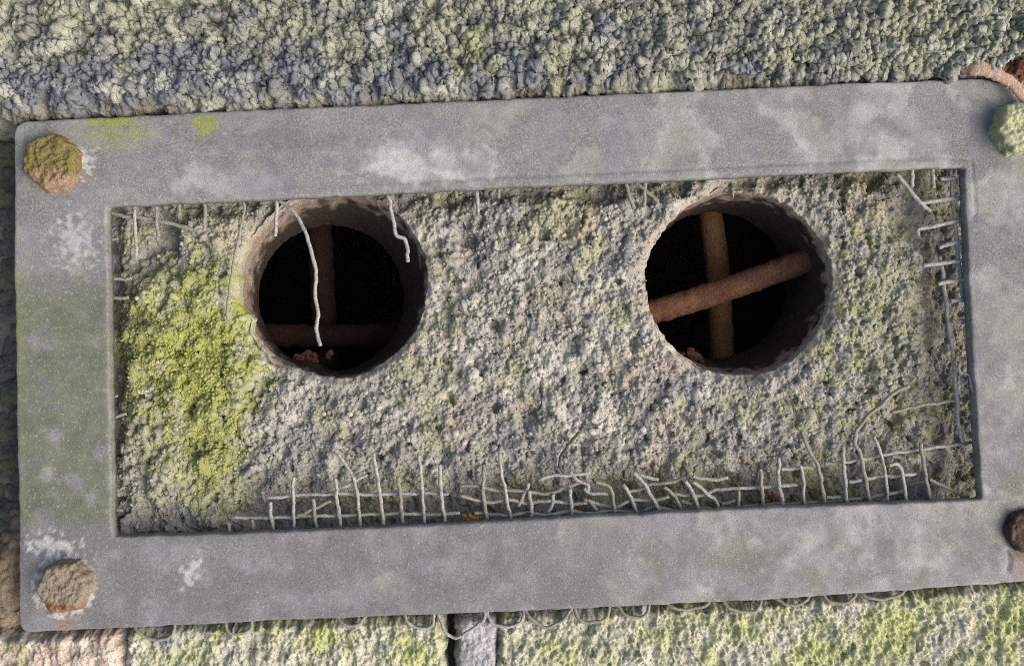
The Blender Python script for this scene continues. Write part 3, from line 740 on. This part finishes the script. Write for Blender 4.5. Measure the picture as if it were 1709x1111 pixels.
fatt = {
    "green": 0.95 * np.maximum.reduce([leftcol * sst(-0.8, 0.0, n2 + 0.2), 0.6 * lowbar * sst(-0.2, 0.7, n2 + 0.2 * n3 + 0.05), 0.4 * sst(0.2, 0.6, n1 + 0.35 * sst(1500, 1650, Xf)), 0.4 * sst(1580, 1640, Xf) * sst(-0.1, 0.4, n2)]),
    "pale": np.maximum.reduce([0.95 * sst(-0.1, 0.6, blob(Xf, Yf, 700, 268, 150, 48) + 0.4 * n3), 0.55 * sst(0.1, 0.5, n1 + 0.2 + 0.6 * sst(800, 1500, Xf) - 0.3), 0.55 * sst(0.0, 0.6, blob(Xf, Yf, 1400, 900, 260, 60) + 0.4 * n3),
                               0.7 * sst(0.0, 0.6, blob(Xf, Yf, 125, 405, 45, 55) + 0.6 * n4), 0.5 * sst(0.0, 0.5, blob(Xf, Yf, 1600, 950, 110, 80) + 0.3 * n3), 0.5 * sst(0, 0.5, blob(Xf, Yf, 370, 300, 120, 30) + 0.4 * n3)]),
    "violet": 0.7 * np.maximum(sst(0.0, 0.5, fbm(Xf, Yf, 90, 4, 51) + 0.1), lowbar * sst(-0.1, 0.4, fbm(Xf, Yf, 70, 4, 53) + 0.15)),
    "moss": np.maximum.reduce([0.95 * sst(0.1, 0.6, blob(Xf, Yf, 185, 203, 50, 14, -0.05) + 0.5 * n4), 0.5 * sst(0.0, 0.6, blob(Xf, Yf, 190, 225, 80, 28) + 0.6 * n4), 0.75 * sst(0.05, 0.35, blob(Xf, Yf, 344, 207, 26, 20) + 0.4 * n4),
                               0.6 * sst(0.2, 0.8, blob(Xf, Yf, 25, 560, 30, 300) + 0.5 * n4) * 0.4]),
    "rust": np.maximum.reduce([0.7 * sst(0.0, 0.5, blob(Xf, Yf, 96, 308, 36, 20) + 0.5 * n4), 0.85 * sst(0.1, 0.5, blob(Xf, Yf, 88, 1012, 32, 12) + 0.5 * n4), 0.55 * sst(0.0, 0.6, blob(Xf, Yf, 110, 1030, 26, 34) + 0.5 * n4),
                               0.45 * sst(0.0, 0.8, blob(Xf, Yf, 1715, 945, 40, 45) + 0.25 * n3), 0.5 * sst(0.2, 0.6, blob(Xf, Yf, 130, 285, 40, 30) + 0.5 * n4) * 0.6]),
    "chalk": np.maximum.reduce([0.8 * sst(0.15, 0.75, blob(Xf, Yf, 90, 912, 60, 26, 0.25) + 0.8 * n4), 0.75 * sst(0.2, 0.55, ringm(107, 978, 48, 9) * (0.45 + 0.7 * n4)), 0.6 * sst(0.2, 0.8, blob(Xf, Yf, 318, 955, 18, 40, 0.5) + 0.8 * n4),
                                0.7 * sst(0.3, 0.6, blob(Xf, Yf, 140, 268, 26, 30) + 0.8 * n4), 0.4 * sst(0.15, 0.7, blob(Xf, Yf, 125, 400, 50, 60) + 0.9 * n4 - 0.25)]),
    "grime_shade": 0.85 * sst(0.0, 0.8, blob(Xf, Yf, 1712, 885, 62, 52) + 0.3 * n3),  # rusty grime with the bolt's dark shadow ring painted into the same patch
    "dirt": np.maximum.reduce([0.7 * sst(840, 900, Yf) * sst(1350, 700, Xf) * sst(-0.6, 0.2, n2), 0.7 * sst(0.1, 0.5, blob(Xf, Yf, 480, 232, 200, 22) + 0.5 * n3), 0.5 * sst(0.35, 0.7, fbm(Xf, Yf, 50, 4, 57) + 0.1)]),
}
V = np.stack([(Xf - CX) * S, (CY - Yf) * S, Zm * S], -1).reshape(-1, 3)
nv, nu = Xf.shape
Q = grid_quads(nv, nu, True)
i = np.arange(nu); j = np.roll(i, -1)
Q = np.concatenate([Q, np.stack([i + (nv - 1) * nu, i, j, j + (nv - 1) * nu], -1)])   # underside
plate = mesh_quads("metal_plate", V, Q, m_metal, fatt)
tag(plate, "weathered grey metal plate with a rectangular window, bolted over the vent block", "metal plate")
def plate_z(px, py):
    k = np.argmin((Xf - px) ** 2 + (Yf - py) ** 2 + np.where(topm, 0, 1e6)); return float(Zm.ravel()[k])

# ------------------------------------------------------------------ bolts
def bolt(px, py, r, h, rot, mat, label, seed, hexy=1.0, rough=1.0, z0=None, pink=None, lean=(0, 0)):
    nu, nr = 130, 54
    th = np.linspace(0, 2 * math.pi, nu, endpoint=False)
    a = np.angle(np.exp(1j * 6 * (th - rot))) / 6
    hexr = r * 0.93 / np.cos(a)
    prof = r * (1 - hexy) + hexr * hexy
    prof = prof * (1 + 0.035 * rough * fbm(np.cos(th) * 3 + seed * 5, np.sin(th) * 3, 1.0, 3, 61 + seed))
    rows = []
    for q in np.linspace(0.02, 0.86, 26): rows.append((q, h))
    rows += [(0.92, h * 0.985), (0.96, h * 0.95), (0.99, h * 0.87), (1.0, h * 0.76)]
    for q in np.linspace(0.66, 0.12, 12): rows.append((1.0 + 0.02 * math.sin(q * 9), h * q))
    for k, q in enumerate(np.linspace(0.08, -0.3, 8)): rows.append((1.03 + 0.02 * k, h * q))
    ρ = np.array([p[0] for p in rows])[:, None]; z = np.array([p[1] for p in rows])[:, None] + 0 * th
    x = ρ * prof * np.cos(th); y = -ρ * prof * np.sin(th)
    lump = rough * (2.2 * fbm(x, y, 22, 3, 63 + seed) + 1.6 * fbm(x + z * 0.7, y - z * 0.6, 8, 3, 67 + seed) + 2.6 * domes(x + z, y + z * 0.5, 9, 69 + seed)[0])
    nrm_side = sst(0.9, 1.0, ρ)
    z2 = z + lump * (1 - nrm_side) + lean[0] * x + lean[1] * y
    ex = 1 + nrm_side * lump / r * 0.8
    base = plate_z(px, py) if z0 is None else z0
    cx, cy, _ = W(px, py, 0, h * 0.6)
    V = np.stack([x * ex * S, y * ex * S, (z2 + 0 * th) * S], -1).reshape(-1, 3)
    Q = grid_quads(len(rows), nu, True)
    c = [[0, k, k + 1, k + 2] for k in range(1, nu - 2, 2)]
    Q = np.concatenate([Q, np.array(c)])
    pk = np.zeros_like(z2) if pink is None else sst(0.0, 0.6, blob(px + x, py - y, *pink) + 0.6 * fbm(x, y, 14, 3, 71))
    o = mesh_quads("hex_bolt", V, Q[:, ::-1], mat, {"pink": pk})
    o.location = (cx, cy, base * S)
    return tag(o, label, "bolt", "bolts at the plate corners")
bolt(85, 270, 43, 24, 0.2, m_bolt_moss, "rusty bolt head coated in yellow-green moss on the left of the plate", 1, hexy=0.6, rough=1.5, pink=(95, 302, 40, 22))
bolt(108, 979, 40, 36, 0.42, m_bolt_rust, "pale brown rusty hexagonal bolt with whitish flakes around it", 2, hexy=0.95, rough=1.2, pink=(100, 1010, 50, 12))
bolt(1706, 213, 42, 34, 0.35, m_bolt_green, "bolt head crusted with pale green lichen beside the curled rust strip", 3, hexy=0.8, rough=1.3)
bolt(1719, 888, 33, 26, 0.3, m_bolt_dark, "dark brown rusted bolt sunk in a dished ring below the lichen-covered bolt", 4, hexy=0.75, rough=0.9, z0=-11)

# ------------------------------------------------------------------ torn wire mesh: one strand, one part
mesh_root = bpy.data.objects.new("wire_mesh", None)
link(mesh_root)
mesh_root.location = W(930, 870, -30)
mesh_root.empty_display_size = 0.01
tag(mesh_root, "torn grey wire mesh clamped under the plate, broken strands sticking into the window", "wire mesh")
bpy.context.view_layer.update()
inv = mesh_root.matrix_world.inverted()
wire_no = 0
def wire(pts, z=-32, r=3.6, mat=None, zs=None, wave=0.0, phase=0.0, period=36.0):
    global wire_no
    wire_no += 1
    if zs is None: zs = [z] * len(pts)
    P3 = catmull([(x, y, q) for (x, y), q in zip(pts, zs)], max(4, int(60 / len(pts))))
    L = np.concatenate([[0], np.cumsum(np.linalg.norm(np.diff(P3[:, :2], axis=0), axis=1))])
    P3[:, 2] += wave * np.sin(L / period * math.pi + phase)
    P3[:, 0] += 1.6 * fbm(L, L * 0 + wire_no * 7.7, 18, 3, 77); P3[:, 1] += 1.6 * fbm(L, L * 0 + wire_no * 5.1, 22, 2, 79)
    Wp = np.array([W(*p) for p in P3]) - np.array(mesh_root.location)[None]
    rr = r * (1 + 0.1 * fbm(L, L * 0 + wire_no, 12, 2, 83)) * S
    return tube("wire", Wp, rr, mat or m_wire, mesh_root, sides=8, seed=wire_no, rough=0.14)

# lower edge of the window: upright strands (top end first; run on under the plate)
def up(pts, lift=0, mat=None, r=3.6, z=-31):
    x, y = pts[-1]; x0, y0 = pts[-2]
    d = math.hypot(x - x0, y - y0)
    pts = pts + [(x + (x - x0) / d * 14, y + (y - y0) / d * 14)]
    n = len(pts)
    zs = [z + lift * (1 - k / (n - 1)) for k in range(n)]
    wire(pts, zs=zs, mat=mat, r=r)
ups = [
    ([(382, 872), (382, 888)], 0), ([(421, 867), (422, 886)], 0), ([(451, 838), (452, 855), (455, 886)], 2), ([(489, 796), (489.5, 838), (492, 884)], 5),
    ([(523, 832), (525, 857), (528.5, 882)], 0), ([(561, 798), (563, 838), (568.5, 881)], 5), ([(563, 757), (583, 785), (594, 811), (598, 840), (601, 879)], 8),
    ([(622, 756), (632, 811), (637, 851), (640, 878)], 9), ([(664, 795), (669, 838), (672, 877)], 3), ([(698, 758), (703, 794), (705.5, 838), (710, 876)], 4),
    ([(734, 775), (736, 821), (742, 874)], 2), ([(808.5, 779), (806, 815), (808.5, 836), (814, 871)], 4), ([(834, 756), (837, 794), (844, 817), (850, 855), (853, 870)], 5),
    ([(883, 819), (886, 838), (887.5, 867)], 2), ([(951, 815), (954, 840), (955, 863)], 3), ([(994, 804), (1015, 810), (1022, 825), (1025, 859)], 6),
    ([(1040, 808), (1053, 829), (1061, 851)], 4), ([(1059, 788), (1074, 806), (1090, 832), (1103, 855)], 7), ([(1109, 811), (1124, 825), (1135, 846)], 5),
    ([(1144, 801), (1156, 823), (1167, 853)], 6), ([(1156, 803), (1179, 821), (1194, 836), (1199, 846)], 8), ([(1233, 819), (1234, 848)], 2),
    ([(1268.6, 783), (1272, 813), (1273, 842)], 6), ([(1299, 765), (1300, 808), (1307.5, 846)], 8), ([(1336, 777), (1341, 808), (1341, 838)], 4),
    ([(1337, 719), (1350, 750), (1365, 778), (1372, 810), (1376, 842)], 9), ([(1406, 744), (1407.5, 771), (1411, 804), (1412, 836)], 6),
    ([(1458, 728), (1469, 754), (1475.6, 780), (1480, 814), (1481, 836)], 6), ([(1484, 776), (1499, 775.5), (1507, 793), (1512, 836)], 9),
    ([(1536, 739), (1540, 767), (1547, 804), (1552, 834)], 6), ([(1580, 821), (1580, 834)], 0)]
for k, (p, lift) in enumerate(ups):
    up(p, lift, (m_wire, m_wire_old, m_wire, m_wire, m_wire_old, m_wire, m_wire)[k % 7], r=3.3 if k % 3 else 2.9)
# the long blackened strand that bends up over the block
up([(1518, 643), (1493, 653.5), (1471, 677), (1450, 691), (1432, 715), (1427, 728), (1428, 743), (1437, 760), (1443, 793), (1451, 838)], 10, m_wire_old, 3.5)
# crossing strands
cross = [
    ([(444, 829.5), (507, 826), (560, 824), (623, 824), (697, 823)], m_wire, 2.0), ([(387, 863), (444, 864), (497, 862), (550, 860), (594, 859), (663, 857), (720, 858), (767, 856)], m_wire, 2.4),
    ([(613, 792), (572, 813)], m_wire, 0), ([(697, 823), (748, 823)], m_wire_old, 0),
    ([(768, 811), (798, 811), (832, 817), (870, 818), (905, 823), (933, 818), (969, 804)], m_wire_old, 2),
    ([(768, 827), (790, 833), (817, 837), (842, 834), (861, 835), (882, 840), (907, 835), (930, 837), (952, 841), (979, 839)], m_wire, 2),
    ([(975, 834), (1000, 841), (1023, 846), (1046, 838), (1059, 833), (1090, 835), (1116, 827)], m_wire, 2),
    ([(792, 856), (808, 857), (832, 859), (855, 860), (880, 855), (912, 859), (947, 853), (985, 856), (1017, 852), (1040, 853), (1063, 855), (1088, 858)], m_wire, 2.5),
    ([(1074, 852), (1093, 846), (1135, 853), (1164, 847), (1202, 850), (1227, 845)], m_wire, 2), ([(1238, 845), (1301, 841), (1372, 837), (1439, 831), (1506, 819)], m_wire_old, 2),
    ([(884, 806), (866, 843)], m_wire, 0), ([(924, 823), (922, 840), (915, 853)], m_wire, 0),
    ([(901, 798), (928, 792), (952, 793), (985, 788)], m_wire, 0), ([(950, 787), (966, 802), (981, 808), (983, 819)], m_wire, 0), ([(975, 815), (985, 823), (1015, 823)], m_wire, 0),
    ([(982, 834), (996, 851)], m_wire, 0), ([(1044, 821), (1072, 815), (1088, 808), (1122, 804), (1143, 797)], m_wire_old, 2), ([(1069, 792), (1099, 801)], m_wire, 0),
    ([(1126, 823), (1152, 827), (1175, 826), (1190, 819), (1204, 816), (1263, 813), (1331, 808)], m_wire, 2), ([(1156, 794), (1190, 800), (1214, 796)], m_wire, 0),
    ([(1137, 835), (1154, 840)], m_wire_old, 0), ([(1204, 840), (1230, 833)], m_wire_old, 0), ([(1305, 782), (1354, 778)], m_wire, 1),
    ([(1376, 773), (1424, 769), (1467, 760), (1536, 750), (1620, 738)], m_wire, 2), ([(1415, 804), (1471, 795), (1530, 790)], m_wire, 2), ([(1378, 830), (1402, 829)], m_wire, 0),
    ([(1552, 799), (1612, 830)], m_wire_old, 0), ([(1488.5, 687), (1536, 677), (1579, 670), (1614, 665)], m_wire_old, 1), ([(495, 861), (530, 846), (552, 836)], m_wire_old, 0)]
for k, (p, m, w) in enumerate(cross):
    wire(p, z=-37 + (3 if w == 0 else 0), mat=m, wave=w, phase=k * 1.3, r=3.1)
wire([(965, 721), (947, 745), (936, 762), (935, 777), (941, 787)], zs=[-26, -24, -24, -27, -32], mat=m_wire_dark, r=2.6)
# right edge of the window
wire([(1586, 276), (1592, 353), (1598, 421), (1603, 459), (1607, 497)], z=-27, mat=m_wire, r=3.8)
wire([(1569.6, 429), (1577, 485.5), (1587, 565), (1592, 610), (1597, 674), (1601, 720), (1607, 738)], z=-33, mat=m_wire, r=3.8)
for p in ([(1570, 298), (1594, 298)], [(1537.5, 338), (1585, 332), (1612, 330)], [(1496, 289), (1532, 334), (1553, 353)], [(1522, 278), (1522, 312)], [(1554.5, 280), (1559, 313)],
          [(1532, 392), (1537, 382), (1600, 368), (1618, 364)], [(1568, 414), (1596, 404), (1620, 400)], [(1541, 444), (1604, 434), (1622, 431)], [(1566, 474), (1602, 467), (1622, 463)],
          [(1587, 502.5), (1624, 498)], [(1590, 536.5), (1626, 531)], [(1609, 702), (1634, 701)], [(1616, 768), (1638, 766)], [(1604, 632), (1614, 633)]):
    wire(p, z=-24, mat=m_wire, r=3.7)
wire([(1611, 595), (1600, 610), (1602, 621.6), (1617, 625), (1622.6, 648), (1634, 661)], zs=[-22, -18, -16, -12, -8, -4], mat=m_wire, r=2.6)
# upper edge of the window
def down(pts, mat, r=3.2, lift=0, z=-32):
    x, y = pts[0]
    pts = [(x - (pts[1][0] - x) / max(1, abs(pts[1][1] - y)) * 12, y - 14)] + pts
    n = len(pts)
    wire(pts, zs=[z + lift * k / (n - 1) for k in range(n)], mat=mat, r=r)
for p, m, lift in (([(224, 342), (226, 381), (228.4, 432)], m_wire, 0), ([(261, 340.5), (262, 381), (265, 394)], m_wire_old, 0), ([(299, 339), (299, 359)], m_wire_old, 0), ([(340, 338), (342, 359), (342, 386)], m_wire_old, 0),
                   ([(462, 335), (460, 394)], m_wire, -4), ([(473, 339), (489, 352), (502, 374), (515, 403), (528, 459), (525, 484), (531.5, 523), (528, 549), (535, 578)], m_wire, 14),
                   ([(647, 326), (653, 352), (661, 390), (677, 403), (681, 437)], m_wire, 4), ([(761, 319), (762, 330)], m_wire_old, 0), ([(796, 319), (798, 353)], m_wire, 4), ([(832, 317), (832, 330)], m_wire_old, 0),
                   ([(1046, 314), (1058, 349)], m_wire_old, 0), ([(1076, 309), (1076, 347)], m_wire_old, 0), ([(1078, 319), (1098, 335)], m_wire_old, 0)):
    down(p, m, lift=lift)
wire([(408, 322), (408, 335), (405, 365), (392, 426), (382, 491), (379, 533)], zs=[-32, -32, -32, -34, -38, -42], mat=m_wire_old, r=2.3)
wire([(176, 354), (194, 358), (261, 367), (322, 383)], z=-38, mat=m_wire_old, r=3.6)
for p in ([(172, 466), (219, 464)], [(172, 498), (215, 496)], [(174, 850), (205, 851)], [(176, 664), (196, 660)], [(178, 700), (210, 690)], [(172, 400), (196, 398)]):
    wire(p, z=-38, mat=m_wire_old, r=3.0)
# loops of the mesh's selvage below the plate
for k, p in enumerate(([(674, 1022), (680, 1036), (692, 1045), (709, 1048), (722, 1042), (725, 1020)], [(731, 1020), (740, 1048), (751, 1060), (762.5, 1063), (779, 1055), (798, 1043.5), (807, 1034), (809, 1014)],
          [(811, 1016), (821.5, 1039), (840, 1045), (859, 1042), (872, 1034), (873.5, 1012)], [(876, 1012), (884, 1029), (896, 1039), (910, 1046), (939, 1035), (957, 1010)], [(958, 1012), (966, 1031), (982, 1039), (1011, 1031), (1018, 1008)],
          [(1030, 1008), (1044, 1025), (1068, 1031), (1080, 1022), (1084, 1002)], [(1108, 1000), (1122, 1012), (1145, 1017), (1177, 1010), (1186, 995)], [(1205, 996), (1217, 1014), (1253, 1021), (1268, 1010), (1272, 990)],
          [(1372, 990), (1383, 1003), (1411, 1006), (1426, 995), (1428, 984)], [(1432, 985), (1445, 996), (1476, 999), (1505, 991), (1514, 978)], [(1290, 994), (1312, 1008), (1340, 1006), (1352, 992)],
          [(224, 1040), (232, 1055), (248, 1064), (269, 1068), (286, 1059), (294, 1036)], [(376, 1032), (380, 1052), (393, 1057), (416, 1052), (420, 1030)], [(560, 1026), (572, 1040), (596, 1042), (612, 1024)])):
    wire(p, zs=[-27] + [-19 - (k % 3)] * (len(p) - 2) + [-27], mat=m_wire if k in (1, 2, 0) else m_wire_old, r=2.9)

# ------------------------------------------------------------------ small loose things
# curled strip of rust peeling at the upper right corner
P = catmull([W(x, y, z) for x, y, z in ((1604, 116, -6), (1632, 114, 8), (1662, 124, 12), (1690, 140, 14), (1706, 160, 16), (1716, 186, 10))], 10)
nP = len(P)
rad = np.interp(np.linspace(0, 1, nP), [0, 0.15, 0.3, 0.7, 1], [5, 14, 11, 9, 7]) * S
strip = tube("rust_strip", P, rad, m_strip, sides=16, flat=0.5, seed=9, rough=0.22)
tag(strip, "curled pinkish-brown rust strip peeling beyond the plate's rounded corner", "rust strip")

def crumbs(name, centre, n, spread, size, z, mat, label, cat, seed, parent=None):
    g = np.random.default_rng(seed)
    bm = bmesh.new()
    for k in range(n):
        a = g.uniform(0, 6.28); d = abs(g.normal(0, spread))
        px, py = centre[0] + d * math.cos(a), centre[1] + 0.55 * d * math.sin(a)
        t = bmesh.ops.create_icosphere(bm, subdivisions=1, radius=1.0)["verts"]
        s = g.uniform(0.5, 1.2, 3) * size; rz = g.uniform(0, 3.14); c = Vector(W(px, py, z + g.uniform(0, size)))
        for v in t:
            q = Vector((v.co.x * s[0] * 1.6, v.co.y * s[1], v.co.z * s[2])) * S * (1 + g.uniform(-.25, .25))
            v.co = c + Vector((q.x * math.cos(rz) - q.y * math.sin(rz), q.x * math.sin(rz) + q.y * math.cos(rz), q.z))
    me = bpy.data.meshes.new(name); bm.to_mesh(me); bm.free(); me.materials.append(mat)
    return tag(link(bpy.data.objects.new(name, me)), label, cat)
crumbs("leaf_crumb", (788, 864), 26, 11, 3.2, -38, m_orange, "bright orange-brown crumb caught in the wire mesh above the lower plate edge", "crumb", 5)
crumbs("rust_flake", (1288, 829), 16, 9, 4.0, -66, m_redbrown, "small red-brown flake behind the mesh strands right of centre", "flake", 6)
crumbs("rust_flake", (968, 846), 8, 5, 3.0, -52, m_redbrown, "tiny red-brown flake behind the tangled strands at the middle", "flake", 8)
crumbs("debris_clump", (515, 600), 40, 20, 6.5, -225, m_rust, "brown crumbly debris lying in the bottom of the left-hand hole", "debris", 11)
crumbs("debris_clump", (1155, 592), 14, 14, 6.0, -205, m_rust, "small brown debris bit lying in the bottom of the right-hand hole", "debris", 12)
